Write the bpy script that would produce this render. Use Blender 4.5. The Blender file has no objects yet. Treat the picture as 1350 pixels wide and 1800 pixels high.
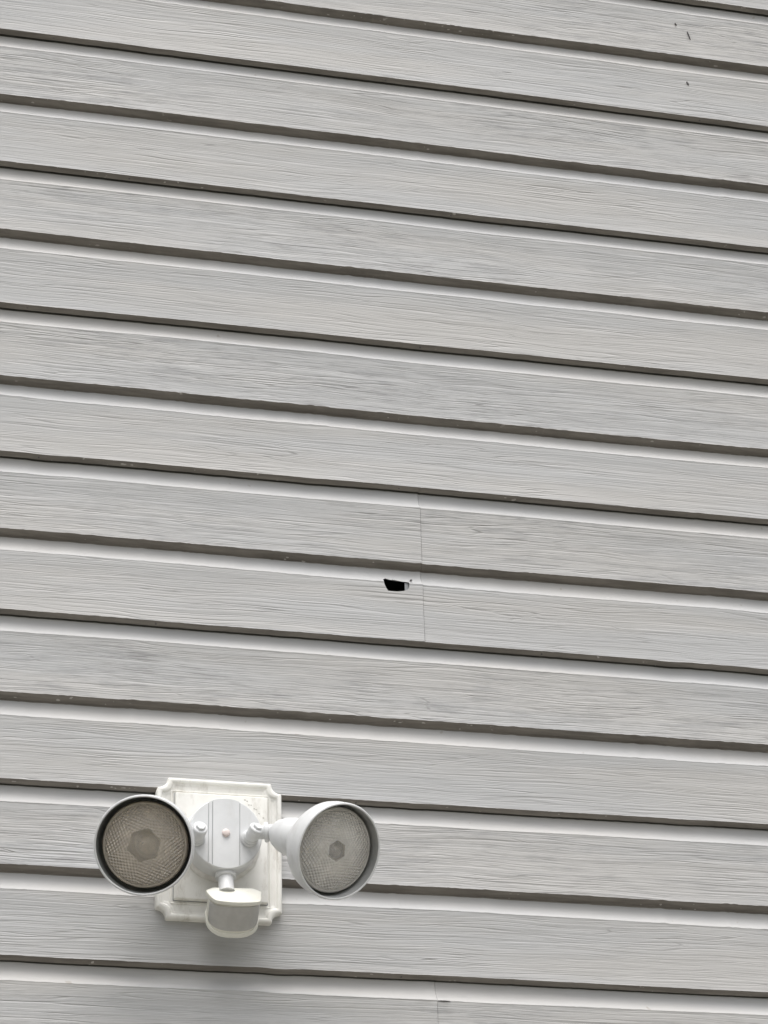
import bpy, bmesh, math, random
import numpy as np
from mathutils import Vector, Matrix

S = bpy.context.scene
COL = S.collection
R = math.radians
ZUP = 4.067188                      # height of the reference siding line above the lawn

# ------------------------------------------------------------------ camera
cam_d = bpy.data.cameras.new('camera')
cam = bpy.data.objects.new('camera', cam_d)
COL.objects.link(cam)
S.camera = cam
_yaw, _pit, _rol = 0.252350528, 0.470748943, -0.0284543589
f = Vector((math.sin(_yaw)*math.cos(_pit), math.cos(_yaw)*math.cos(_pit), math.sin(_pit)))
r0 = Vector((math.cos(_yaw), -math.sin(_yaw), 0))
u0 = r0.cross(f)
r1 = r0*math.cos(_rol) + u0*math.sin(_rol)
u1 = -r0*math.sin(_rol) + u0*math.cos(_rol)
M = Matrix((r1, u1, -f)).transposed().to_4x4()
M.translation = Vector((0, -3.34676606, -2.56718942 + ZUP))
cam.matrix_world = M
cam_d.sensor_fit = 'HORIZONTAL'
cam_d.sensor_width = 36
cam_d.lens = 4529.06728/1350*36
cam_d.clip_start = 0.05
cam_d.clip_end = 500

# ------------------------------------------------------------------ sky, sun, exposure
SUN_EL, SUN_AZ = R(69), R(9)        # high, in front of the wall and slightly left of the camera
w = bpy.data.worlds.new("World")
S.world = w
w.use_nodes = True
nt = w.node_tree
nt.nodes.clear()
wo = nt.nodes.new('ShaderNodeOutputWorld')
bg = nt.nodes.new('ShaderNodeBackground')
sky = nt.nodes.new('ShaderNodeTexSky')
sky.sky_type = 'NISHITA'
sky.sun_disc = False
sky.sun_elevation = SUN_EL
sky.sun_rotation = R(180) + SUN_AZ
sky.air_density = 1.0
sky.dust_density = 6.0
sky.ozone_density = 1.0
hs = nt.nodes.new('ShaderNodeHueSaturation')
hs.inputs['Saturation'].default_value = 0.30
nt.links.new(sky.outputs[0], hs.inputs['Color'])
nt.links.new(hs.outputs[0], bg.inputs[0])
bg.inputs[1].default_value = 0.15
nt.links.new(bg.outputs[0], wo.inputs[0])

sd = bpy.data.lights.new('sun', 'SUN')
sd.energy = 1.25
sd.angle = R(54)
sd.color = (1.0, 0.99, 0.97)
sun = bpy.data.objects.new('sun', sd)
COL.objects.link(sun)
sdir = Vector((-math.sin(SUN_AZ)*math.cos(SUN_EL), -math.cos(SUN_AZ)*math.cos(SUN_EL), math.sin(SUN_EL)))
sun.rotation_euler = sdir.to_track_quat('Z', 'Y').to_euler()
sun.location = (0, -6, 12)

S.view_settings.view_transform = 'Standard'
S.view_settings.look = 'None'
S.view_settings.gamma = 1
S.view_settings.exposure = 0.41
S.view_settings.use_curve_mapping = False
S.cycles.max_bounces = 10
S.cycles.transmission_bounces = 8
S.cycles.use_denoising = True

# ------------------------------------------------------------------ node helpers
class NB:
    def __init__(s, name):
        s.m = bpy.data.materials.new(name)
        s.m.use_nodes = True
        s.t = s.m.node_tree
        s.b = s.t.nodes['Principled BSDF']
        s.co = None
    def n(s, typ, **kw):
        x = s.t.nodes.new(typ)
        for k, v in kw.items():
            setattr(x, k, v)
        return x
    def put(s, sock, v):
        if isinstance(v, bpy.types.NodeSocket):
            s.t.links.new(v, sock)
        else:
            sock.default_value = v
    def math(s, op, a, b=0.0, c=0.0, clamp=False):
        x = s.n('ShaderNodeMath', operation=op, use_clamp=clamp)
        s.put(x.inputs[0], a); s.put(x.inputs[1], b); s.put(x.inputs[2], c)
        return x.outputs[0]
    def sep(s):
        if s.co is None:
            s.co = s.n('ShaderNodeTexCoord').outputs['Object']
        x = s.n('ShaderNodeSeparateXYZ')
        s.t.links.new(s.co, x.inputs[0])
        return x.outputs
    def comb(s, x, y, z):
        c = s.n('ShaderNodeCombineXYZ')
        s.put(c.inputs[0], x); s.put(c.inputs[1], y); s.put(c.inputs[2], z)
        return c.outputs[0]
    def noise(s, vec, scale, detail=3, rough=0.5, dist=0.0):
        x = s.n('ShaderNodeTexNoise')
        if vec is not None:
            s.t.links.new(vec, x.inputs['Vector'])
        x.inputs['Scale'].default_value = scale
        x.inputs['Detail'].default_value = detail
        x.inputs['Roughness'].default_value = rough
        x.inputs['Distortion'].default_value = dist
        return x.outputs['Fac']
    def ramp(s, fac, a, b, smooth=True):
        x = s.n('ShaderNodeMapRange', interpolation_type='SMOOTHSTEP' if smooth else 'LINEAR')
        s.put(x.inputs[0], fac)
        x.inputs[1].default_value = a; x.inputs[2].default_value = b
        return x.outputs[0]
    def mix(s, fac, a, b):
        x = s.n('ShaderNodeMix', data_type='RGBA')
        s.put(x.inputs[0], fac)
        for i, v in ((6, a), (7, b)):
            s.put(x.inputs[i], v if isinstance(v, bpy.types.NodeSocket) else (*v, 1))
        return x.outputs[2]
    def bump(s, h, strength, dist):
        x = s.n('ShaderNodeBump')
        x.inputs['Strength'].default_value = strength
        x.inputs['Distance'].default_value = dist
        s.put(x.inputs['Height'], h)
        s.t.links.new(x.outputs[0], s.b.inputs['Normal'])
        return x
    def set(s, **kw):
        for k, v in kw.items():
            k = k.replace('_', ' ')
            if isinstance(v, tuple) and len(v) == 3:
                v = (*v, 1)
            s.put(s.b.inputs[k], v)
        return s.m

P = 0.127      # height of one siding course

# --- vinyl siding: embossed wood grain on the flat faces
def siding_material(name, smooth):
    g = NB(name)
    X, Y, Z = g.sep()
    course = g.math('FLOOR', g.math('DIVIDE', g.math('SUBTRACT', Z, ZUP), P))
    off = g.math('MULTIPLY', course, 3.7)
    # slow bends of the grain
    wv = g.noise(g.comb(g.math('ADD', g.math('MULTIPLY', X, 3.5), off), off, g.math('MULTIPLY', Z, 14.0)), 1.0, 2, 0.5)
    zz = g.math('ADD', Z, g.math('MULTIPLY', g.math('SUBTRACT', wv, 0.5), 0.016))
    xo = g.math('ADD', X, off)
    def grain(xs, zs, seed, det=2, rough=0.5):
        return g.noise(g.comb(g.math('MULTIPLY', xo, xs), seed, g.math('MULTIPLY', zz, zs)), 1.0, det, rough)
    broad = grain(2.2, 150.0, 1.0, 4, 0.62)
    fine = grain(6.0, 420.0, 5.0, 2, 0.5)
    line = grain(3.2, 130.0, 9.0, 1, 0.4)
    crease = g.math('SUBTRACT', 1.0, g.ramp(g.math('ABSOLUTE', g.math('SUBTRACT', line, 0.5)), 0.0, 0.035))
    line2 = grain(4.5, 210.0, 13.0, 1, 0.4)
    crease2 = g.math('SUBTRACT', 1.0, g.ramp(g.math('ABSOLUTE', g.math('SUBTRACT', line2, 0.52)), 0.0, 0.03))
    patch = g.ramp(g.noise(g.comb(g.math('MULTIPLY', xo, 4.0), 21.0, g.math('MULTIPLY', Z, 22.0)), 1.0, 2), 0.35, 0.65)
    cr = g.math('MULTIPLY', crease, g.math('ADD', 0.35, g.math('MULTIPLY', patch, 0.65)))
    cr2 = g.math('MULTIPLY', crease2, g.math('SUBTRACT', 1.0, patch))
    # scattered longer tears of the grain round knots
    knot = g.ramp(g.noise(g.comb(g.math('MULTIPLY', xo, 7.0), 33.0, g.math('MULTIPLY', zz, 70.0)), 1.0, 3, 0.6), 0.66, 0.74)
    h = g.math('ADD', g.math('MULTIPLY', broad, 0.75), g.math('MULTIPLY', fine, 0.45))
    h = g.math('SUBTRACT', h, g.math('MULTIPLY', cr, 0.35))
    h = g.math('SUBTRACT', h, g.math('MULTIPLY', cr2, 0.22))
    h = g.math('SUBTRACT', h, g.math('MULTIPLY', knot, 0.25))
    mott = g.noise(g.comb(g.math('MULTIPLY', X, 3.0), 3.0, g.math('MULTIPLY', Z, 9.0)), 1.0, 3, 0.6)
    tint = g.noise(g.comb(g.math('MULTIPLY', xo, 1.4), off, g.math('MULTIPLY', Z, 16.0)), 1.0, 2)
    base = g.mix(g.ramp(tint, 0.35, 0.65), (0.438, 0.441, 0.442), (0.465, 0.458, 0.446))
    # weathering: drawn-out smudges, stronger on every second course, and a few long looping figures
    odd = g.math('ABSOLUTE', g.math('SUBTRACT', g.math('MODULO', g.math('ADD', course, 200.0), 2.0), 0.0))
    area = g.ramp(g.noise(g.comb(g.math('MULTIPLY', xo, 2.2), 61.0, g.math('MULTIPLY', Z, 7.0)), 1.0, 2), 0.38, 0.62)
    sm1 = g.noise(g.comb(g.math('MULTIPLY', xo, 9.0), 71.0, g.math('MULTIPLY', zz, 95.0)), 1.0, 6, 0.75)
    sm2 = g.noise(g.comb(g.math('MULTIPLY', xo, 22.0), 81.0, g.math('MULTIPLY', zz, 260.0)), 1.0, 3, 0.6)
    amt = g.math('MULTIPLY', g.math('ADD', 0.35, g.math('MULTIPLY', area, 0.65)), g.math('ADD', 0.30, g.math('MULTIPLY', odd, 1.0)))
    smudge = g.math('MULTIPLY', g.ramp(sm1, 0.47, 0.66), amt)
    pale = g.math('MULTIPLY', g.ramp(sm1, 0.50, 0.28), amt)
    streak = g.math('MULTIPLY', g.ramp(sm2, 0.50, 0.68), amt)
    fig = g.noise(g.comb(g.math('MULTIPLY', xo, 3.0), 91.0, g.math('MULTIPLY', zz, 42.0)), 1.0, 1, 0.4)
    figl = g.math('SUBTRACT', 1.0, g.ramp(g.math('ABSOLUTE', g.math('SUBTRACT', fig, 0.60)), 0.0, 0.012))
    figl = g.math('MULTIPLY', figl, g.math('MULTIPLY', area, g.ramp(sm2, 0.40, 0.60)))
    base = g.mix(g.math('MULTIPLY', smudge, 0.16 if smooth else 0.54), base, (0.27, 0.272, 0.276))
    base = g.mix(g.math('MULTIPLY', streak, 0.10 if smooth else 0.38), base, (0.25, 0.245, 0.24))
    base = g.mix(g.math('MULTIPLY', pale, 0.15 if smooth else 0.40), base, (0.56, 0.56, 0.55))
    if smooth:
        g.bump(g.math('ADD', g.math('MULTIPLY', broad, 0.5), mott), 0.25, 0.0008)
        spots = g.ramp(g.noise(g.comb(g.math('MULTIPLY', X, 60.0), 50.0, g.math('MULTIPLY', Z, 60.0)), 1.0, 2), 0.70, 0.76)
        base = g.mix(g.math('MULTIPLY', spots, 0.35), base, (0.22, 0.17, 0.12))
    else:
        h = g.math('SUBTRACT', h, g.math('MULTIPLY', figl, 0.45))
        h = g.math('MULTIPLY', h, g.math('ADD', 0.62, g.math('MULTIPLY', patch, 0.5)))
        g.bump(h, 0.74, 0.0018)
        d = g.math('ADD', g.math('MULTIPLY', cr, 0.16), g.math('MULTIPLY', cr2, 0.10))
        d = g.math('ADD', d, g.math('MULTIPLY', knot, 0.38))
        d = g.math('ADD', d, g.math('MULTIPLY', figl, 0.30))
        base = g.mix(g.math('MULTIPLY', d, 1.25), base, (0.20, 0.195, 0.19))
    base = g.mix(g.math('MULTIPLY', g.ramp(mott, 0.45, 0.75), 0.12), base, (0.33, 0.32, 0.30))
    return g.set(Base_Color=base, Roughness=0.55, Specular_IOR_Level=0.35)

MAT_FACE = siding_material('vinyl_grain', False)
MAT_COVE = siding_material('vinyl_smooth', True)

# underside of the laps: mildew and dust, plus the lap's shade painted into the tone
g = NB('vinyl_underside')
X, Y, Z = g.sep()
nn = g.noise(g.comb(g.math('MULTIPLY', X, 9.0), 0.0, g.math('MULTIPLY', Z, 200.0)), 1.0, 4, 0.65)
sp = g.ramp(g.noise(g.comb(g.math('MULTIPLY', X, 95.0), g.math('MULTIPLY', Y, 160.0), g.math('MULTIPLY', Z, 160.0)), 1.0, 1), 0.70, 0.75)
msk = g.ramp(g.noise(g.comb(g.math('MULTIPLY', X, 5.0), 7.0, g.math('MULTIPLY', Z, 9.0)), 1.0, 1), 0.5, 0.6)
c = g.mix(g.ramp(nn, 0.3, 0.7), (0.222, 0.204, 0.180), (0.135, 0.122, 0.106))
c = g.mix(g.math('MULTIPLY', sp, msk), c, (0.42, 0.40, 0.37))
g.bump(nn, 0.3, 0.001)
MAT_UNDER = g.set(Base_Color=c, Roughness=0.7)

def paint(name, col, col2, rough=0.45, dirt=0.0, dirt_col=(0.25, 0.22, 0.17), sc=30.0, spec=0.4):
    g = NB(name)
    g.sep()
    n1 = g.noise(g.co, sc, 4, 0.6)
    c = g.mix(g.ramp(n1, 0.3, 0.7), col, col2)
    if dirt > 0:
        X, Y, Z = g.sep()
        n2 = g.noise(g.comb(g.math('MULTIPLY', X, 38.0), g.math('MULTIPLY', Y, 38.0), g.math('MULTIPLY', Z, 14.0)), 1.0, 5, 0.7)
        c = g.mix(g.math('MULTIPLY', g.ramp(n2, 0.50, 0.72), dirt), c, dirt_col)
    g.bump(g.noise(g.co, 400.0, 2), 0.12, 0.0004)
    return g.set(Base_Color=c, Roughness=rough, Specular_IOR_Level=spec)

MAT_BLOCK = paint('cream_vinyl_block', (0.82, 0.812, 0.775), (0.76, 0.75, 0.705), 0.5, 0.65, (0.46, 0.43, 0.37))
MAT_METAL = paint('white_powder_coat', (0.675, 0.683, 0.685), (0.62, 0.628, 0.63), 0.42, 0.22, (0.38, 0.36, 0.32))
MAT_SENSOR = paint('yellowed_white_plastic', (0.80, 0.795, 0.725), (0.76, 0.75, 0.68), 0.4, 0.15, (0.5, 0.45, 0.35))
MAT_WINDOW = paint('milky_sensor_window', (0.50, 0.495, 0.475), (0.44, 0.435, 0.42), 0.3, 0.25, (0.36, 0.35, 0.32), 60)
MAT_SCREW = paint('pinkish_screw_cap', (0.74, 0.64, 0.60), (0.70, 0.62, 0.59), 0.4)
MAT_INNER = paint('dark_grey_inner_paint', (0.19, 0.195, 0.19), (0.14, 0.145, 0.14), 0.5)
MAT_INNER_LIT = paint('inner_paint_lit', (0.36, 0.365, 0.36), (0.29, 0.295, 0.29), 0.5)  # lit copy of the hood lining, lightened for the right lamp
MAT_GAP = paint('lap_gap_shade', (0.10, 0.10, 0.09), (0.06, 0.06, 0.055), 0.7)  # shade inside the panel lap gap, painted near-black
MAT_CAULK = paint('white_caulk', (0.78, 0.77, 0.74), (0.66, 0.64, 0.60), 0.6, 0.3, (0.4, 0.37, 0.32), 120)
MAT_CRUMB = paint('weathered_sealant', (0.58, 0.56, 0.52), (0.44, 0.42, 0.38), 0.8)
MAT_CREASE = paint('grey_crease_shade', (0.30, 0.31, 0.32), (0.40, 0.40, 0.40), 0.8)  # grey that paints shade into creases and seams
MAT_SHEATH = paint('black_sheathing_paper', (0.012, 0.013, 0.016), (0.006, 0.006, 0.008), 0.9)
MAT_STRIP = paint('bare_vinyl_strip', (0.30, 0.31, 0.32), (0.24, 0.25, 0.26), 0.5)
MAT_MARK = paint('dark_scuff', (0.16, 0.15, 0.15), (0.08, 0.075, 0.08), 0.8)

g = NB('silver_reflector'); g.sep()
g.bump(g.noise(g.co, 60.0, 2), 0.25, 0.002)
MAT_MIRROR = g.set(Base_Color=(0.97, 0.955, 0.92), Metallic=1.0, Roughness=0.10)
g = NB('bulb_socket_cream'); g.sep()
MAT_BURNER = g.set(Base_Color=(0.88, 0.78, 0.58), Roughness=0.35)

g = NB('olive_capsule'); g.sep()
MAT_OLIVE = g.set(Base_Color=(0.50, 0.47, 0.38), Roughness=0.35)

def lens_material(name, hexr, tint, film_c, filmk):
    """Prismatic lens: crossed rows of small prisms that turn from one sixth of the disc to the next."""
    g = NB(name)
    X, Y, Z = g.sep()
    rr = g.math('SQRT', g.math('ADD', g.math('MULTIPLY', X, X), g.math('MULTIPLY', Y, Y)))
    th = g.math('ARCTAN2', Y, X)
    six = g.math('MULTIPLY', g.math('ROUND', g.math('DIVIDE', th, math.pi/3)), math.pi/3)
    d = g.math('SUBTRACT', th, six)
    u = g.math('MULTIPLY', rr, g.math('COSINE', d))
    v = g.math('MULTIPLY', rr, g.math('SINE', d))
    k = 2*math.pi/0.0040
    a = g.math('SINE', g.math('MULTIPLY', g.math('ADD', g.math('MULTIPLY', u, 0.80), g.math('MULTIPLY', v, 0.60)), k))
    b = g.math('SINE', g.math('MULTIPLY', g.math('SUBTRACT', g.math('MULTIPLY', u, 0.80), g.math('MULTIPLY', v, 0.60)), k))
    hgt = g.math('MULTIPLY', g.math('ADD', a, b), 0.5)
    inside = g.ramp(u, hexr, hexr + 0.0015)
    rim = g.math('SUBTRACT', 1.0, g.ramp(rr, 0.0515, 0.0525))
    hgt = g.math('MULTIPLY', g.math('MULTIPLY', hgt, inside), rim)
    hgt = g.math('MULTIPLY', hgt, g.math('ADD', 0.55, g.math('MULTIPLY', g.ramp(rr, 0.022, 0.048), 0.9)))
    mid = g.noise(g.co, 60.0, 2)
    clear = g.math('SUBTRACT', 1.0, inside)
    hgt = g.math('ADD', hgt, g.math('MULTIPLY', g.math('MULTIPLY', mid, clear), 0.25))
    g.bump(hgt, 0.75, 0.0011)
    dust = g.ramp(g.noise(g.co, 45.0, 5, 0.7), 0.40, 0.75)
    film = g.math('ADD', filmk, g.math('MULTIPLY', dust, 0.16))  # dust plus a diffuse film standing in for reflected brightness
    film = g.math('MULTIPLY', film, g.math('SUBTRACT', 1.0, g.math('MULTIPLY', clear, 0.62)))
    glass_c = g.mix(film, tint, film_c)
    return g.set(Base_Color=glass_c, Roughness=0.08, Transmission_Weight=g.math('SUBTRACT', 1.0, film), IOR=1.47)

g = NB('smooth_glass'); g.sep()
dust = g.ramp(g.noise(g.co, 55.0, 5, 0.7), 0.35, 0.75)
film = g.math('ADD', 0.08, g.math('MULTIPLY', dust, 0.22))
MAT_GLASS = g.set(Base_Color=g.mix(film, (1, 0.99, 0.97), (0.82, 0.76, 0.66)), Roughness=0.03, Transmission_Weight=g.math('SUBTRACT', 1.0, film), IOR=1.47)
MAT_LENS_A = lens_material('prismatic_lens', 0.019, (0.97, 0.93, 0.86), (0.66, 0.54, 0.40), 0.36)
MAT_LENS_B = lens_material('prismatic_lens_lit', 0.0115, (1.0, 0.98, 0.95), (0.92, 0.89, 0.83), 0.46)  # lit copy: a paler film brightens the right lens

# ------------------------------------------------------------------ object helpers
def tag(o, **kw):
    for k, v in kw.items():
        o[k] = v
    return o

def link(name, me, mats, parent=None, smooth=True, sharp=35):
    o = bpy.data.objects.new(name, me)
    COL.objects.link(o)
    for m in (mats if isinstance(mats, (list, tuple)) else [mats]):
        me.materials.append(m)
    if smooth:
        me.polygons.foreach_set('use_smooth', [True]*len(me.polygons))
        me.set_sharp_from_angle(angle=R(sharp))
    if parent is not None:
        o.parent = parent
    return o

def from_bm(name, bm, mats, parent=None, smooth=True, sharp=35):
    bmesh.ops.recalc_face_normals(bm, faces=bm.faces)
    me = bpy.data.meshes.new(name)
    bm.to_mesh(me)
    bm.free()
    return link(name, me, mats, parent, smooth, sharp)

def frame(origin, axis, upish=(0, 0, 1)):
    """Matrix whose +Z is `axis`."""
    z = Vector(axis).normalized()
    x = Vector(upish).cross(z)
    if x.length < 1e-4:
        x = Vector((1, 0, 0))
    x.normalize()
    y = z.cross(x)
    m = Matrix((x, y, z)).transposed().to_4x4()
    m.translation = Vector(origin)
    return m

def lathe(bm, prof, mtx, seg=96, close=False, mat=0):
    """prof: (radius, height) pairs in metres, turned round +Z of mtx."""
    rings = []
    for (r_, h_) in prof:
        if r_ < 1e-6:
            rings.append([bm.verts.new(mtx @ Vector((0, 0, h_)))])
        else:
            rings.append([bm.verts.new(mtx @ Vector((r_*math.cos(2*math.pi*i/seg), r_*math.sin(2*math.pi*i/seg), h_))) for i in range(seg)])
    pairs = list(zip(rings[:-1], rings[1:]))
    if close:
        pairs.append((rings[-1], rings[0]))
    for A, B in pairs:
        for i in range(seg):
            j = (i+1) % seg
            vs = [A[i % len(A)], A[j % len(A)], B[j % len(B)], B[i % len(B)]]
            vs = list(dict.fromkeys(vs))
            if len(vs) > 2:
                fc = bm.faces.new(vs)
                fc.material_index = mat

def loft(bm, loops, cap0=True, cap1=True):
    L = [[bm.verts.new(Vector(p)) for p in lp] for lp in loops]
    n = len(L[0])
    for A, B in zip(L[:-1], L[1:]):
        for i in range(n):
            bm.faces.new((A[i], A[(i+1) % n], B[(i+1) % n], B[i]))
    if cap0: bm.faces.new(L[0])
    if cap1: bm.faces.new(list(reversed(L[-1])))

def mm(*v):     # fixture millimetres (right, out from the wall, up) -> local metres
    return Vector((v[0]/1000, -v[1]/1000, v[2]/1000))

# ------------------------------------------------------------------ lawn
bm = bmesh.new()
vs = [bm.verts.new(p) for p in ((-60, -90, 0), (60, -90, 0), (60, 30, 0), (-60, 30, 0))]
bm.faces.new(vs)
g = NB('grass'); g.sep()
n1 = g.noise(g.co, 1.2, 6, 0.7)
n2 = g.noise(g.co, 60.0, 3, 0.6)
c = g.mix(g.ramp(n1, 0.3, 0.7), (0.060, 0.072, 0.030), (0.095, 0.085, 0.045))
c = g.mix(g.math('MULTIPLY', n2, 0.5), c, (0.12, 0.105, 0.06))
g.bump(n2, 0.8, 0.03)
tag(from_bm('lawn_ground', bm, g.set(Base_Color=c, Roughness=0.95), None, False), kind='structure')

bm = bmesh.new()  # unseen slab added to bounce light up onto lenses and hoods
bmesh.ops.create_cube(bm, size=1, matrix=Matrix.Translation((1.0, -3.4, 0.0)) @ Matrix.Diagonal((11.0, 6.2, 0.12, 1)))
g = NB('bounce_concrete'); g.sep()
n1 = g.noise(g.co, 1.5, 6, 0.7)
g.bump(g.noise(g.co, 150.0, 3), 0.4, 0.003)
tag(from_bm('bounce_slab', bm, g.set(Base_Color=g.mix(g.ramp(n1, 0.3, 0.7), (0.30, 0.29, 0.265), (0.24, 0.23, 0.21)), Roughness=0.9), None, False), kind='structure')

# ------------------------------------------------------------------ the sided wall
rng = np.random.default_rng(7)
LEFT, RIGHT = -5.0, 7.0
VX0, VX1 = 0.0, 1.85
SEAM_X = 0.9193
HX0, HX1 = 0.852, 0.906
xs = set(np.round(np.arange(LEFT, VX0, 0.12), 5)) | set(np.round(np.arange(VX0, VX1, 0.0045), 5)) | set(np.round(np.arange(VX1, RIGHT+0.01, 0.12), 5))
xs = [x for x in xs if not (HX0 <= x <= HX1) and abs(x-SEAM_X) > 0.003]
xs = sorted(xs + list(np.round(np.arange(HX0, HX1, 0.0009), 5)) + [SEAM_X-0.00055, SEAM_X-0.00035, SEAM_X+0.00035, SEAM_X+0.00055])
xs = np.array(xs)
NX = len(xs)
K0, K1 = -15, 31                     # course lines: z = -k*P below the reference line
# irregularities of the real lines, millimetres at the two ends of the view
RES = {0: (-1.5, -1.3), 1: (0.1, 2.6), 2: (-0.3, 2.1), 3: (1.0, 2.9), 4: (-1.3, 1.2), 5: (-0.3, -0.9), 6: (-0.1, 0.3),
       7: (0.1, -0.6), 8: (-0.9, -2.0), 9: (0.4, -0.8), 10: (-2.2, -0.1), 11: (1.1, 1.5), 12: (1.7, 0.3), -1: (-0.5, -1.9), -2: (-1.0, -3.0)}

def smooth_noise(n_ctrl, span, seed):
    """1-D smooth noise over x."""
    rg = np.random.default_rng(seed)
    t = (xs - LEFT)/(RIGHT-LEFT)*(RIGHT-LEFT)/span
    c = rg.normal(0, 1, int((RIGHT-LEFT)/span)+4)
    i = np.floor(t).astype(int); fr = t - i
    s = fr*fr*(3-2*fr)
    return c[i]*(1-s) + c[i+1]*s

def course_profile(panel_joint, dense, fine_top):
    """(z below/above this course's upper lap edge, out, material) going down from the lap above.
    z = 0 is the lap edge above, z = -P the lap edge of this course."""
    if panel_joint:
        pts = [(0.0, 0.0, 2), (-0.0012, -0.0014, 2), (-0.0050, -0.0078, 2), (-0.0040, -0.0084, 2), (0.009, -0.0086, 3),
               (0.0092, -0.0119, 3), (-0.006, -0.0121, 1), (-0.0125, -0.0119, 1)]
    else:
        pts = [(0.0, 0.0, 2), (-0.0012, -0.0014, 2), (-0.0035, -0.0070, 2), (-0.0062, -0.0131, 2), (-0.0085, -0.0128, 1), (-0.0125, -0.0119, 1)]
    pts += [(-0.0160, -0.0117, 1), (-0.0195, -0.0106, 1), (-0.0230, -0.0091, 1), (-0.0262, -0.0072, 1),
            (-0.0290, -0.0050, 1), (-0.0314, -0.0027, 1), (-0.0331, -0.0009, 1), (-0.0345, 0.0003, 1), (-0.0352, 0.0, 0)]
    body = []
    if fine_top:
        zs = list(-np.arange(0.0362, 0.062, 0.0009)) + list(-np.arange(0.065, P-0.003, 0.0045))
    elif dense:
        zs = list(-np.arange(0.0375, P-0.003, 0.0045))
    else:
        zs = list(-np.arange(0.05, P-0.01, 0.02))
    for z in zs:
        body.append((z, 0.0, 0))
    pts += body + [(-P+0.0016, 0.0, 0), (-P+0.0005, -0.0001, 0)]
    out = []
    for (z, o, m) in pts:
        h = z + P            # height above this course's lower edge
        if z < -0.0352:
            fd = min(1.0, (-0.0352-z)/0.030)
            fd = fd*fd*(3-2*fd)
            o = o - fd*(0.0011*(1-math.exp(-h/0.010)))
        out.append((z, o, m))
    return out

lap_z, lap_o = {}, {}
for k in range(K0, K1+1):
    r_ = RES.get(k, (0, 0))
    t = np.clip((xs-0.15)/1.2, -0.5, 1.5)
    base = (r_[0]*(1-t) + r_[1]*t)/1000*np.where((t > -0.5) & (t < 1.5), 1, 0.5)
    j = smooth_noise(0, 0.011, 900+k)
    bite = -np.maximum(smooth_noise(0, 0.05, 1200+k) - 0.9, 0)*0.0007
    amp = 0.0005 if k % 2 else 0.00022
    lap_z[k] = base + smooth_noise(0, 0.35, 100+k)*0.00045 + smooth_noise(0, 0.09, 300+k)*0.00018 + np.abs(j)*amp + bite
    lap_o[k] = smooth_noise(0, 0.55, 500+k)*0.0007 + smooth_noise(0, 0.16, 700+k)*0.00022

rows_z, rows_o, rows_m, row_course = [], [], [], []
for k in range(K0, K1):
    dense = -4 <= k <= 14
    prof = course_profile(k % 2 == 0, dense, k == 7)
    crest = smooth_noise(0, 0.12, 2000+k)*0.00035 + smooth_noise(0, 0.4, 2100+k)*0.0005
    for (z, o, m) in prof:
        wgt = min(1.0, max(0.0, -z/P))
        zc = (1-wgt)*lap_z[k] + wgt*lap_z[k+1]
        oc = (1-wgt)*lap_o[k] + wgt*lap_o[k+1]
        if -0.037 < z < -0.018:
            zc = zc + crest*(1 - abs(z+0.0335)/0.019)
        # lapped end joints: the left panel rides over the right one
        if (k in (6, 7) or k in (12, 13)):
            side = np.where(xs < SEAM_X, 1.0, 0.0)*np.clip(1-(SEAM_X-xs)/0.11, 0, 1)
            lift = 0.0016 if k in (6, 7) else 0.0012
            oc = oc - np.where(np.abs(xs-SEAM_X) < 0.00045, 0.0006, 0.0)
            if z < -0.003:
                oc = oc + side*lift*(1.0 + 0.5*smooth_noise(0, 0.02, 40+k)*0)
        rows_z.append(-k*P + z + zc)
        rows_o.append(o + oc)
        rows_m.append(m)
        row_course.append((k, z))
Zr = np.array(rows_z); Or = np.array(rows_o)
NR = len(Zr)
XX = np.repeat(xs[None, :], NR, 0)
# small sideways wander of the seam
for jr, (k, z) in enumerate(row_course):
    if k in (6, 7, 12, 13):
        pass
verts = np.stack([XX, -Or, Zr + ZUP], -1)

# the torn hole, as an outline in the wall plane (x, z)
HOLE = [(0.8598, -0.9195), (0.8612, -0.9165), (0.8690, -0.9186), (0.8780, -0.9200), (0.8880, -0.9213), (0.8968, -0.9218),
        (0.8985, -0.9232), (0.8983, -0.9300), (0.8962, -0.9345), (0.8890, -0.9378), (0.8800, -0.9392), (0.8700, -0.9395),
        (0.8660, -0.9392), (0.8630, -0.9350), (0.8605, -0.9290), (0.8594, -0.9240)]
HOLE = [(x, z+ZUP) for x, z in HOLE]
def in_poly(px, pz, poly):
    c = False
    for i in range(len(poly)):
        x1, z1 = poly[i]; x2, z2 = poly[i-1]
        if (z1 > pz) != (z2 > pz) and px < (x2-x1)*(pz-z1)/(z2-z1)+x1:
            c = not c
    return c
def snap(px, pz, poly):
    best = None
    for i in range(len(poly)):
        a = np.array(poly[i-1]); b = np.array(poly[i]); p = np.array((px, pz))
        t = np.clip(np.dot(p-a, b-a)/np.dot(b-a, b-a), 0, 1)
        q = a+t*(b-a); d = np.hypot(*(p-q))
        if best is None or d < best[0]:
            best = (d, q)
    return best[1]
hx = np.where((xs > HX0) & (xs < HX1))[0]
hr = [i for i, (k, z) in enumerate(row_course) if k == 7 and -0.07 < z < -0.012]
inside = np.zeros((NR, NX), bool)
for i in hr:
    for j in hx:
        inside[i, j] = in_poly(verts[i, j, 0], verts[i, j, 2], HOLE)
drop = np.zeros((NR-1, NX-1), bool)
q4 = inside[:-1, :-1].astype(int) + inside[1:, :-1] + inside[:-1, 1:] + inside[1:, 1:]
drop = q4 >= 3
edge_pts = set()
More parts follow.
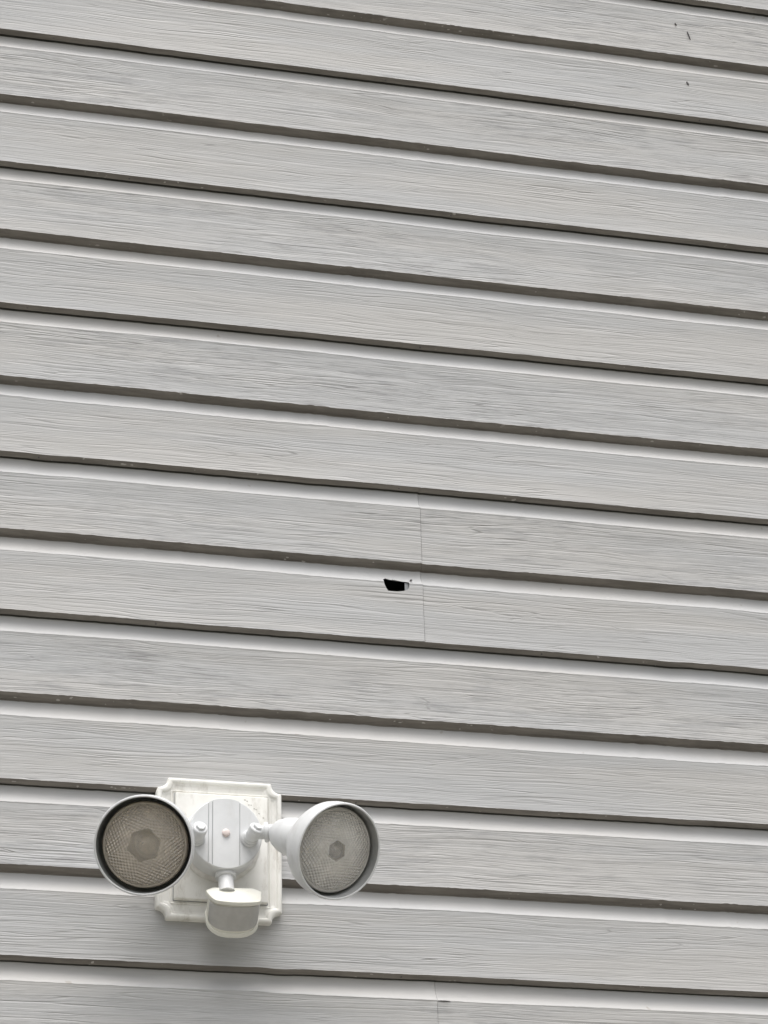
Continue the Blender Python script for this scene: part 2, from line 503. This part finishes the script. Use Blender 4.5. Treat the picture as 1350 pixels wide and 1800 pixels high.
for i in hr:
    for j in hx:
        if not drop[i-1:i+1, j-1:j+1].all() and drop[i-1:i+1, j-1:j+1].any():
            edge_pts.add((i, j))
for (i, j) in edge_pts:
    q = snap(verts[i, j, 0], verts[i, j, 2], HOLE)
    verts[i, j, 0], verts[i, j, 2] = q

ii, jj = np.meshgrid(np.arange(NR-1), np.arange(NX-1), indexing='ij')
keep = ~drop
ii, jj = ii[keep], jj[keep]
faces = np.stack([ii*NX+jj, (ii+1)*NX+jj, (ii+1)*NX+jj+1, ii*NX+jj+1], -1)
mats = np.array(rows_m)[ii]
me = bpy.data.meshes.new('siding')
me.vertices.add(NR*NX)
me.vertices.foreach_set('co', verts.reshape(-1).astype(np.float32))
me.loops.add(len(faces)*4)
me.loops.foreach_set('vertex_index', faces.reshape(-1).astype(np.int32))
me.polygons.add(len(faces))
me.polygons.foreach_set('loop_start', (np.arange(len(faces))*4).astype(np.int32))
me.polygons.foreach_set('material_index', mats.astype(np.int32))
me.update(calc_edges=True)
me.validate()

wall = bpy.data.objects.new('house_wall', None)
COL.objects.link(wall)
tag(wall, label='pale grey house wall of wood-grained lap siding behind the floodlight', category='wall')
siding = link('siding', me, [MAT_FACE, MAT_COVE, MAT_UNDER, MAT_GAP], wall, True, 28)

bm = bmesh.new()
bmesh.ops.create_cube(bm, size=1, matrix=Matrix.Translation(((LEFT+RIGHT)/2, 0.10, 3.05)) @ Matrix.Diagonal((RIGHT-LEFT, 0.12, 6.1, 1)))
from_bm('sheathing', bm, MAT_SHEATH, wall, False)
# pale edge of the neighbouring panel seen inside the hole
bm = bmesh.new()
bmesh.ops.create_cube(bm, size=1, matrix=Matrix.Translation((0.8962, 0.0032, -0.9325+ZUP)) @ Matrix.Diagonal((0.0078, 0.0010, 0.0200, 1)))
from_bm('panel_end', bm, MAT_STRIP, wall, False)
# thickness of the torn vinyl round the hole
cz = [(-0.0125, -0.0119), (-0.0160, -0.0117), (-0.0195, -0.0106), (-0.0230, -0.0091), (-0.0262, -0.0072), (-0.0290, -0.0050), (-0.0314, -0.0027), (-0.0331, -0.0009), (-0.0345, 0.0003), (-0.07, 0.0)]
def surf_out(z):
    h = z - ZUP + 7*P
    return float(np.interp(-h, [-a for a, b in cz], [b for a, b in cz]))
bm = bmesh.new()
N_ = []
for i in range(len(HOLE)):
    a = Vector((*HOLE[i], 0)); b = Vector((*HOLE[(i+1) % len(HOLE)], 0))
    for q in range(3):
        p_ = a.lerp(b, q/3)
        N_.append((p_.x, p_.y))
f1 = [bm.verts.new((x, -surf_out(z)-0.0014+0.0012, z)) for x, z in N_]
f2 = [bm.verts.new((x, -surf_out(z)+0.0014, z)) for x, z in N_]
for i in range(len(N_)):
    j = (i+1) % len(N_)
    bm.faces.new((f1[i], f1[j], f2[j], f2[i]))
from_bm('torn_edge', bm, MAT_STRIP, wall)
# small scuffs and pin holes
def scuff(x, z, o, ln, wd, ang, name='scuff'):
    bm = bmesh.new()
    n = 12
    ring = []
    for i in range(n):
        a = 2*math.pi*i/n
        ring.append((math.cos(a)*ln/2, math.sin(a)*wd/2*(0.8+0.4*random.random())))
    ca, sa = math.cos(ang), math.sin(ang)
    def P3(a, b, d): return Vector((x + a*ca - b*sa, -(o+d), z + ZUP + a*sa + b*ca))
    top = bm.verts.new(P3(0, 0, 0.0009))
    vr = [bm.verts.new(P3(a, b, 0.0002)) for a, b in ring]
    vb = [bm.verts.new(P3(a, b, -0.0025)) for a, b in ring]
    for i in range(n):
        bm.faces.new((vr[i], vr[(i+1) % n], top))
        bm.faces.new((vb[i], vb[(i+1) % n], vr[(i+1) % n], vr[i]))
    from_bm(name, bm, MAT_MARK, wall)
random.seed(3)
scuff(1.4306, 0.1701, 0.0, 0.017, 0.0014, R(-74))
scuff(1.4084, 0.191, 0.0, 0.005, 0.0012, R(-50))
scuff(1.4199, 0.0673, 0.0, 0.0075, 0.0024, R(-60))
scuff(0.902, -0.9177, -0.001, 0.0035, 0.0022, 0, 'nail_hole')
scuff(0.929, -12*P-0.0347, 0.0002, 0.018, 0.0012, 0)

WEEPS = [(0, 0.34), (0, 0.888), (0, 1.437), (2, 0.467), (4, 0.317), (6, 0.343), (6, 0.888), (10, 0.811), (2, 0.99), (4, 0.93), (8, 0.52), (8, 1.10), (12, 0.87), (2, 1.55), (6, 1.35)]
# weep holes punched through the underside of the panels
for k, x in WEEPS:
    bm = bmesh.new()
    i = int(np.argmin(np.abs(xs-x)))
    z0 = -k*P + lap_z[k][i] - 0.0030 + ZUP
    o0 = lap_o[k][i] - 0.0045
    lathe(bm, [(0, 0.0004), (0.0012, 0.0004), (0.0015, 0.0), (0.0015, -0.001)], frame((x, -o0, z0), (0, -0.45, -0.9)), 12)
    from_bm('weep_hole', bm, MAT_MARK, wall)

# ------------------------------------------------------------------ the floodlight
fx = bpy.data.objects.new('security_floodlight', None)
COL.objects.link(fx)
fx.location = (0.61380748, 0, -1.35495281 + ZUP)
tag(fx, label='white twin floodlight with motion sensor on a notched cream wall block', category='security light')

# --- mounting block with concave notched corners
def notched(inset, xl=-90, xr=86, zb=-109, zt=95, rad=14.5, sh=3.5, n=10):
    pts = []
    xl += inset; xr -= inset; zb += inset; zt -= inset
    rd = max(rad, 1)
    def corner(cx, cz, a0, a1, pre, post):
        pts.append(pre)
        for i in range(n+1):
            a = R(a0 + (a1-a0)*i/n)
            pts.append((cx + rd*math.cos(a), cz + rd*math.sin(a)))
        pts.append(post)
    corner(xr, zt, 180, 270, (xr-rd-sh*.0-0.01, zt), (xr, zt-rd-0.01))
    # shoulders: small steps where the arc leaves the straight edges
    corner(xr, zb, 90, 180, (xr, zb+rd+0.01), (xr-rd-0.01, zb))
    corner(xl, zb, 0, 90, (xl+rd+0.01, zb), (xl, zb+rd+0.01))
    corner(xl, zt, -90, 0, (xl, zt-rd-0.01), (xl+rd+0.01, zt))
    return pts
def notch2(inset, rad):
    """outline with a shoulder before each concave arc"""
    xl, xr, zb, zt = -90+inset, 86-inset, -109+inset, 95-inset
    sh = 3.2
    pts = []
    def arc(cx, cz, a0, a1):
        for i in range(11):
            a = R(a0+(a1-a0)*i/10)
            pts.append((cx+rad*math.cos(a), cz+rad*math.sin(a)))
    s = sh
    pts.append((xr-rad-s, zt)); arc(xr-s*.35, zt-s*.35, 180, 270); pts.append((xr, zt-rad-s))
    pts.append((xr, zb+rad+s)); arc(xr-s*.35, zb+s*.35, 90, 180); pts.append((xr-rad-s, zb))
    pts.append((xl+rad+s, zb)); arc(xl+s*.35, zb+s*.35, 0, 90); pts.append((xl, zb+rad+s))
    pts.append((xl, zt-rad-s)); arc(xl+s*.35, zt-s*.35, -90, 0); pts.append((xl+rad+s, zt))
    return pts
bm = bmesh.new()
LV = [(0, -11, 13.5), (0, 9.5, 13.5), (0.8, 11.2, 13.5), (2.2, 12.3, 13.5), (4.2, 12.5, 13.5), (6.0, 11.6, 13.5), (7.2, 9.6, 13.5),
      (8.0, 8.8, 13.5), (9.5, 8.6, 13.5), (10.6, 7.8, 13.5), (11.4, 7.6, 13.5)]
loops = [[mm(x, o, z) for x, z in notch2(i, rd)] for i, o, rd in LV]
loft(bm, loops, cap0=False, cap1=True)
from_bm('mounting_block', bm, MAT_BLOCK, fx, True, 30)

def rrect(x0, x1, z0, z1, rad, n=5):
    pts = []
    for cx, cz, a0 in ((x1-rad, z1-rad, 0), (x0+rad, z1-rad, 90), (x0+rad, z0+rad, 180), (x1-rad, z0+rad, 270)):
        for i in range(n+1):
            a = R(a0+90*i/n)
            pts.append((cx+rad*math.cos(a), cz+rad*math.sin(a)))
    return pts
bm = bmesh.new()
loops = []
for ins, o in ((0, 6), (0, 15.2), (0.4, 16.2), (1.3, 16.8)):
    loops.append([mm(x, o, z) for x, z in rrect(-65+ins, 65-ins, -82+ins, 72-ins, 1.5)])
loft(bm, loops, cap0=False)
from_bm('raised_plate', bm, MAT_BLOCK, fx, True, 30)

# thin line border round the plate (step in the block)
bm = bmesh.new()
loops = []
for ins, o in ((-5.5, 6.5), (-5.5, 8.6), (-4.9, 9.0), (-3.8, 9.0), (-3.2, 8.4), (-3.2, 6.5)):
    loops.append([mm(x, o, z) for x, z in rrect(-65+ins, 65-ins, -82+ins, 72-ins, 1.5)])
loft(bm, loops, cap0=False, cap1=False)
from_bm('border_bead', bm, MAT_BLOCK, fx, True, 50)
# dark ring painting the shade in the gap round the raised plate
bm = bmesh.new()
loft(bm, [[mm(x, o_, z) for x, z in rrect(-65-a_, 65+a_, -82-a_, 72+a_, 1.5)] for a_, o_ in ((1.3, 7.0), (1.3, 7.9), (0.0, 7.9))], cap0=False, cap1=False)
from_bm('crease_shade', bm, MAT_CREASE, fx, False)

# --- round canopy
CC = (-2.4, -0.5)
cm = frame(mm(CC[0], 0, CC[1]), (0, -1, 0), (1, 0, 0))
bm = bmesh.new()
lathe(bm, [(0.0525, 0.016), (0.0522, 0.020), (0.0510, 0.022), (0.0512, 0.024), (0.0512, 0.055), (0.0510, 0.0575), (0.0504, 0.0594), (0.0496, 0.0600), (0.0485, 0.0600), (0.030, 0.0600), (0, 0.0600)], cm, 128)
canopy = from_bm('canopy', bm, MAT_METAL, fx, True, 40)
# caulk bead round its foot
bm = bmesh.new()
prof = [(0.0515, 0.0165), (0.0545, 0.0166), (0.0560, 0.0175), (0.0555, 0.0195), (0.0535, 0.0215), (0.0500, 0.0235)]
lathe(bm, prof, cm, 96)
random.seed(5)
for v in bm.verts:
    v.co += Vector((random.uniform(-1, 1), random.uniform(-1, 1), random.uniform(-1, 1)))*0.0005
from_bm('caulk_bead', bm, MAT_CAULK, canopy, True, 60)
# raised band across the face, clipped to the disc
def band(x0, x1, o0, o1, rad):
    bm = bmesh.new()
    n = 24
    xa = [x0+(x1-x0)*i/n for i in range(n+1)]
    up = [(x, math.sqrt(max(rad*rad-(x-CC[0])**2, 0))+CC[1]) for x in xa]
    dn = [(x, -math.sqrt(max(rad*rad-(x-CC[0])**2, 0))+CC[1]) for x in reversed(xa)]
    pts = up+dn
    cx = (x0+x1)/2
    def ins(p, d):
        x, z = p
        x2 = min(max(x, x0+d), x1-d)
        rr_ = math.hypot(x2-CC[0], z-CC[1])
        k = min(1, (rad-d)/rr_) if rr_ > rad-d else 1
        return (x2, CC[1]+(z-CC[1])*k)
    loops = [[mm(x, o0, z) for x, z in pts], [mm(x, o1-0.4, z) for x, z in pts], [mm(*((lambda q: (q[0], o1, q[1]))(ins(p, 0.5)))) for p in pts]]
    loft(bm, loops, cap0=False)
    return from_bm('face_band', bm, MAT_METAL, canopy, True, 30)
band(-20.5, 16.5, 59, 60.9, 50.4)
band(-26.0, -21.6, 59, 60.5, 50.2)
# grey strips standing in for shade in the creases beside the band
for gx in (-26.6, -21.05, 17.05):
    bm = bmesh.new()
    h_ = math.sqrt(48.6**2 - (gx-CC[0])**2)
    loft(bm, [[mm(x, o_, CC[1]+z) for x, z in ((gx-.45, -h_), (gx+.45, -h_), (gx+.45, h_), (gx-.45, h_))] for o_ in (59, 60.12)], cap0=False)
    from_bm('crease_shade', bm, MAT_CREASE, canopy, False)
bm = bmesh.new()
lathe(bm, [(0.0056, 0.061), (0.0056, 0.0625), (0.0052, 0.0635), (0.0040, 0.0645), (0.0020, 0.0650), (0, 0.0651)], cm @ Matrix.Translation((0, 0, 0)), 40)
from_bm('screw_cap', bm, MAT_SCREW, canopy)

# --- tubes along a path
def tube(bm, pts, rads, seg=32, caps=True):
    pts = [Vector(p) for p in pts]
    rings = []
    prev = None
    for i, p in enumerate(pts):
        d = (pts[min(i+1, len(pts)-1)] - pts[max(i-1, 0)]).normalized()
        if prev is None:
            x = d.orthogonal().normalized()
        else:
            x = (prev - d*prev.dot(d)).normalized()
        prev = x
        y = d.cross(x)
        rings.append([bm.verts.new(p + (x*math.cos(2*math.pi*k/seg)+y*math.sin(2*math.pi*k/seg))*rads[i]) for k in range(seg)])
    for A, B in zip(rings[:-1], rings[1:]):
        for i in range(seg):
            bm.faces.new((A[i], A[(i+1) % seg], B[(i+1) % seg], B[i]))
    if caps:
        bm.faces.new(rings[0]); bm.faces.new(list(reversed(rings[-1])))

def knuckle(px, pz, toward, end, end_axis, bolt_axis, name='arm'):
    """collar on the canopy, elbow, clamp bolt and short arm to the lamp holder"""
    base = mm(px, 60, pz)
    out = Vector((toward[0]*0.25, -1, toward[1]*0.25)).normalized()
    fm = frame(base, out)
    bm = bmesh.new()
    lathe(bm, [(0.0118, 0), (0.0118, 0.004), (0.0112, 0.0052), (0.0100, 0.0054), (0.0100, 0.0070), (0.0108, 0.0076), (0.0108, 0.0100), (0.0098, 0.0112), (0.0088, 0.0118), (0, 0.0118)], fm, 48)
    pivot = base + out*0.022
    # elbow body
    lathe(bm, [(0.0086, 0.010), (0.0094, 0.014), (0.0100, 0.020), (0.0096, 0.026), (0.0072, 0.031), (0.0032, 0.0328), (0, 0.0322)], fm, 40)
    # arm from the elbow to the holder
    e = Vector(end)
    mid = pivot.lerp(e, 0.5)
    ea = Vector(end_axis)
    p1 = e + ea*(-0.010)
    path = [pivot, pivot.lerp(p1, 0.45), pivot.lerp(p1, 0.9), e]
    tube(bm, path, [0.0086, 0.0094, 0.0106, 0.0118])
    arm = from_bm(name, bm, MAT_METAL, fx, True, 40)
    # ring between arm and holder
    bm = bmesh.new()
    d = (path[2]-path[1]).normalized()
    lathe(bm, [(0.0092, -0.0034), (0.0132, -0.0030), (0.0140, -0.0014), (0.0140, 0.0014), (0.0132, 0.0030), (0.0092, 0.0034)], frame(pivot.lerp(p1, 0.62), d), 40)
    from_bm('lock_ring', bm, MAT_METAL, arm)
    # hexagonal clamp bolt head
    bm = bmesh.new()
    bmx = frame(pivot, bolt_axis)
    lathe(bm, [(0.0066, 0.004), (0.0066, 0.0125), (0.0058, 0.0140), (0, 0.0140)], bmx, 6)
    lathe(bm, [(0.0104, 0.002), (0.0104, 0.0095), (0.0092, 0.0107), (0.0060, 0.0108)], bmx, 40)
    from_bm('clamp_bolt', bm, MAT_METAL, arm, True, 25)
    return arm

# --- lamp holders
def lamp(center, axis, lens_mat, burner_r, spin, lens_sc, lining, size, cap_mat):
    """center of the open rim, axis pointing out of the lamp."""
    fm = frame(center, axis) @ Matrix.Scale(size, 4)      # +Z out of the lamp
    bm = bmesh.new()
    outer = [(0.0604, -0.0012), (0.0608, -0.0003), (0.0617, 0.0), (0.0627, -0.0005), (0.0634, -0.002), (0.0635, -0.004), (0.0628, -0.006), (0.0627, -0.018), (0.0612, -0.028),
             (0.0565, -0.038), (0.0510, -0.048), (0.0445, -0.058), (0.0375, -0.069), (0.0315, -0.079), (0.0290, -0.0855), (0.0282, -0.0865), (0.0262, -0.0868)]
    lathe(bm, outer, fm, 128)
    # socket cup behind the seam
    cup = [(0.0240, -0.0868), (0.0240, -0.0882), (0.0268, -0.0884), (0.0272, -0.0890), (0.0272, -0.100), (0.0262, -0.115), (0.0240, -0.130), (0.0200, -0.143), (0.0150, -0.152), (0.0112, -0.1565), (0, -0.1570)]
    lathe(bm, cup, fm, 96)
    holder = from_bm('lamp_holder', bm, MAT_METAL, fx, True, 30)
    bm = bmesh.new()
    lathe(bm, [(0.0242, -0.0869), (0.0258, -0.0869), (0.0258, -0.0883), (0.0242, -0.0883)], fm, 96)
    from_bm('seam_shade', bm, MAT_CREASE, holder)  # dark ring painting the shade in the holder seam
    # painted inside of the hood, one lamp in the lit copy
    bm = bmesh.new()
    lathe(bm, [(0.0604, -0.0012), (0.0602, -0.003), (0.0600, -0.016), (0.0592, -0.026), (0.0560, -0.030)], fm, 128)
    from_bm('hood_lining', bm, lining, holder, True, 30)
    # reflector bulb: glass lens, silver bowl, burner; local frame so the prism pattern follows the lens
    bulb = bpy.data.objects.new('lens', None)
    lm = fm @ Matrix.Rotation(spin, 4, 'Z')
    bm = bmesh.new()
    RL = 0.0570
    def dome(r_): return -0.0115 + 0.0055*(1-(r_/0.054)**2)
    prof = [(0.0535, -0.026), (0.0560, -0.023), (RL, -0.018), (0.0567, -0.0145), (0.0556, -0.0122), (0.0543, -0.0116), (0.0532, dome(0.0532)-0.0006), (0.0525, dome(0.0525))]
    prof += [(0.0525*(1-i/16), dome(0.0525*(1-i/16))) for i in range(1, 16)] + [(0, dome(0))]
    back = [(0, dome(0)-0.003)] + [(0.0510*i/16, dome(0.0510*i/16)-0.003) for i in range(1, 17)] + [(0.0520, -0.020), (0.0520, -0.026)]
    lathe(bm, prof, Matrix.Identity(4), 128)
    lathe(bm, back, Matrix.Identity(4), 128, mat=1)
    lens = from_bm('lens', bm, [lens_mat, MAT_GLASS], holder, True, 45)
    lens.matrix_local = lm @ Matrix.Diagonal((lens_sc, lens_sc, 1, 1))
    bm = bmesh.new()
    bowl = [(0.0520, -0.026)]
    for i in range(1, 21):
        t = i/20
        r_ = 0.0520*(1-t) + 0.012*t
        bowl.append((r_, -0.026 - 0.052*(1-(r_/0.0520)**2)))
    bowl.append((0, bowl[-1][1]-0.001))
    lathe(bm, bowl, Matrix.Identity(4), 96)
    rf = from_bm('reflector', bm, MAT_MIRROR, holder, True, 60)
    rf.matrix_local = lm
    bm = bmesh.new()
    b0 = -0.0735
    lathe(bm, [(burner_r, b0), (burner_r, b0+0.0035), (burner_r*0.9, b0+0.005), (burner_r*0.45, b0+0.0055), (burner_r*0.4, b0+0.012), (burner_r*0.2, b0+0.014), (0, b0+0.0142)], Matrix.Identity(4), 40)
    br = from_bm('burner', bm, MAT_BURNER, holder)
    br.matrix_local = lm
    # capsule close behind the glass, on a thin stem
    bm = bmesh.new()
    cr_ = burner_r*0.8
    lathe(bm, [(0.0012, -0.066), (0.0012, -0.036), (cr_*0.7, -0.034), (cr_, -0.030), (cr_, -0.022), (cr_*0.8, -0.0185), (cr_*0.4, -0.017), (0, -0.0168)], Matrix.Translation((0.003, 0.0, 0)), 32)
    cp = from_bm('bulb_capsule', bm, cap_mat, holder)
    cp.matrix_local = lm
    return holder, fm

RC, RA = mm(118.13, 225, -77.48), Vector((0.358375, -0.82321248, -0.44030935))
LC, LA = mm(-134.6, 185, -69.9), Vector((-0.285, -0.87, -0.395)).normalized()
lamp(RC, RA, MAT_LENS_B, 0.0125, R(12), 0.985, MAT_INNER_LIT, 1.015, MAT_OLIVE)
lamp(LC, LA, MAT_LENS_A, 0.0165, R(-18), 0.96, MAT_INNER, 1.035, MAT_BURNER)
knuckle(30, -7, (0.5, 0.2), RC - RA*0.155, RA, (0.25, -0.75, 0.45))
knuckle(-43, -10, (-0.2, 0.2), LC - LA*0.140, LA, (0.1, -0.9, 0.3))

# --- motion sensor
nd = Vector((0.0, -0.28, -1)).normalized()
n0 = mm(0.5, 42, -50)
bm = bmesh.new()
fm = frame(n0, nd, (0, 1, 0))
lathe(bm, [(0.0138, -0.006), (0.0138, 0.0025), (0.0125, 0.0035)], fm, 48)
lathe(bm, [(0.0128, 0.0030), (0.0142, 0.0045), (0.0142, 0.0085), (0.0130, 0.0098), (0.0106, 0.0100), (0.0106, 0.030), (0.0120, 0.033), (0, 0.033)], fm, 12 if False else 48)
neck = from_bm('sensor_neck', bm, MAT_METAL, fx, True, 30)
sensor_root = None
# local frame of the sensor: u = down its body, fwd = where it looks, s = right
tilt = R(44)
dn = Vector((0.03, 0.0, 0)) + Vector((0, math.sin(tilt), -math.cos(tilt)))
dn.normalize()
sd_ = Vector((1, 0.0, 0.0)).normalized()
fw = dn.cross(sd_).normalized()
if fw.y > 0: fw = -fw
sd_ = fw.cross(dn).normalized()
if sd_.x < 0: sd_ = -sd_
top0 = mm(9.5, 62, -90)      # middle of the cap
def SP(a, b, c):             # right, forward, down (mm)
    return top0 + sd_*(a*1.03/1000) + fw*(b/1000) + dn*(c/1000)
def plan(wb, wf, fwd, bulge, back=-18, n=18, sc=1.0):
    """D-like plan: straight back, slanted sides, bulging front"""
    pts = [(-wb, back), (-wf*0.97, -9), (-wf, -6)]
    for i in range(n+1):
        a = math.pi*(1-i/n)
        ex = 0.8
        cx = math.copysign(abs(math.cos(a))**ex, math.cos(a))
        pts.append((wf*cx, -4 + (fwd+4)*(math.sin(a)**bulge)))
    pts += [(wf, -6), (wf*0.97, -9), (wb, back)]
    return [(x*sc, y) for x, y in pts]
def lp(pts, c, sc=1.0, sl=0.0): return [SP(x*sc, y*sc, c + (y-25)*sl) for x, y in pts]
bm = bmesh.new()
cap = [(-27, -20), (-36, -12), (-37, -9), (-35.5, -2), (-33, 8), (-30, 15), (-26, 19.5), (-20, 22), (-10, 24), (0, 25),
       (10, 24.5), (20, 23.5), (28, 21.5), (32, 18.5), (34, 13), (35, 6), (36, -3), (37, -9), (36, -12), (27, -20)]
loft(bm, [lp(cap, -2.6, 0.97), lp(cap, -2.2, 0.99), lp(cap, -1.5, 1.0), lp(cap, 2.6, 1.0), lp(cap, 2.9, 0.98)])
sensor = from_bm('motion_sensor', bm, MAT_SENSOR, fx, True, 22)
bm = bmesh.new()
NA = 24
def bodyplan(w_, fwd_, bulge_):
    pts = [(-28, -19), (-w_, -9)]
    for i in range(NA+1):
        a = math.pi*(1-i/NA)
        pts.append((w_*0.995*math.copysign(abs(math.cos(a))**0.75, math.cos(a)), -4 + (fwd_+4)*(math.sin(a)**bulge_)))
    return pts + [(w_, -9), (28, -19)]
BL = [(2.9, bodyplan(34, 22.5, 0.62), 0.0), (22, bodyplan(34, 23, 0.68), 0.16), (43, bodyplan(33.5, 23.5, 0.78), 0.46)]
loft(bm, [lp(BL[0][1], 1.0, 0.93)] + [lp(BL[0][1], 4.3, 0.93)] + [lp(BL[0][1], 4.4, 0.995)] + [lp(p_, c_, 1.0, k_) for c_, p_, k_ in BL[1:]] +
     [lp(BL[2][1], 44.6, 0.985, 0.47), lp(BL[2][1], 45.0, 1.06, 0.48), lp(BL[2][1], 50, 1.065, 0.48), lp(BL[2][1], 52, 0.98, 0.48), lp(BL[2][1], 53, 0.85, 0.48)])
from_bm('sensor_body', bm, MAT_SENSOR, sensor, True, 35)
# curved milky window set into the front
bm = bmesh.new()
def wrow(c, ext):
    for (c0, p0, k0), (c1, p1, k1) in zip(BL[:-1], BL[1:]):
        if c <= c1:
            break
    t = (c-c0)/(c1-c0)
    row = []
    for q in range(4, NA+1):
        x = p0[q][0]*(1-t)+p1[q][0]*t; y = p0[q][1]*(1-t)+p1[q][1]*t
        d = math.hypot(x, y+10)
        x, y = x*(1+ext/d), -10+(y+10)*(1+ext/d)
        row.append(SP(x, y, c + (y-25)*(k0*(1-t)+k1*t)))
    return row
VV = [[bm.verts.new(p) for p in rw] for rw in (wrow(5.2, -0.2), wrow(5.6, 0.7), wrow(13, 0.8), wrow(22, 0.8), wrow(32, 0.8), wrow(41, 0.8), wrow(41.6, -0.2))]
for A, B in zip(VV[:-1], VV[1:]):
    for i in range(len(A)-1):
        bm.faces.new((A[i], A[i+1], B[i+1], B[i]))
from_bm('sensor_window', bm, MAT_WINDOW, sensor, True, 35)

# dried crumbs of sealant on the plate beside the canopy
random.seed(11)
for i in range(9):
    t = i/8
    x, z = 33 + 25*t + random.uniform(-2, 2), 66 - 23*t + random.uniform(-2, 2)
    bm = bmesh.new()
    bmesh.ops.create_icosphere(bm, subdivisions=2, radius=0.0010)
    sx = random.uniform(0.7, 1.8)
    for v in bm.verts:
        v.co = Vector((v.co.x*sx, v.co.y*0.5, v.co.z*random.uniform(0.7, 1.1))) + mm(x, 16.8, z)
    from_bm('sealant_crumb', bm, MAT_CRUMB, fx)
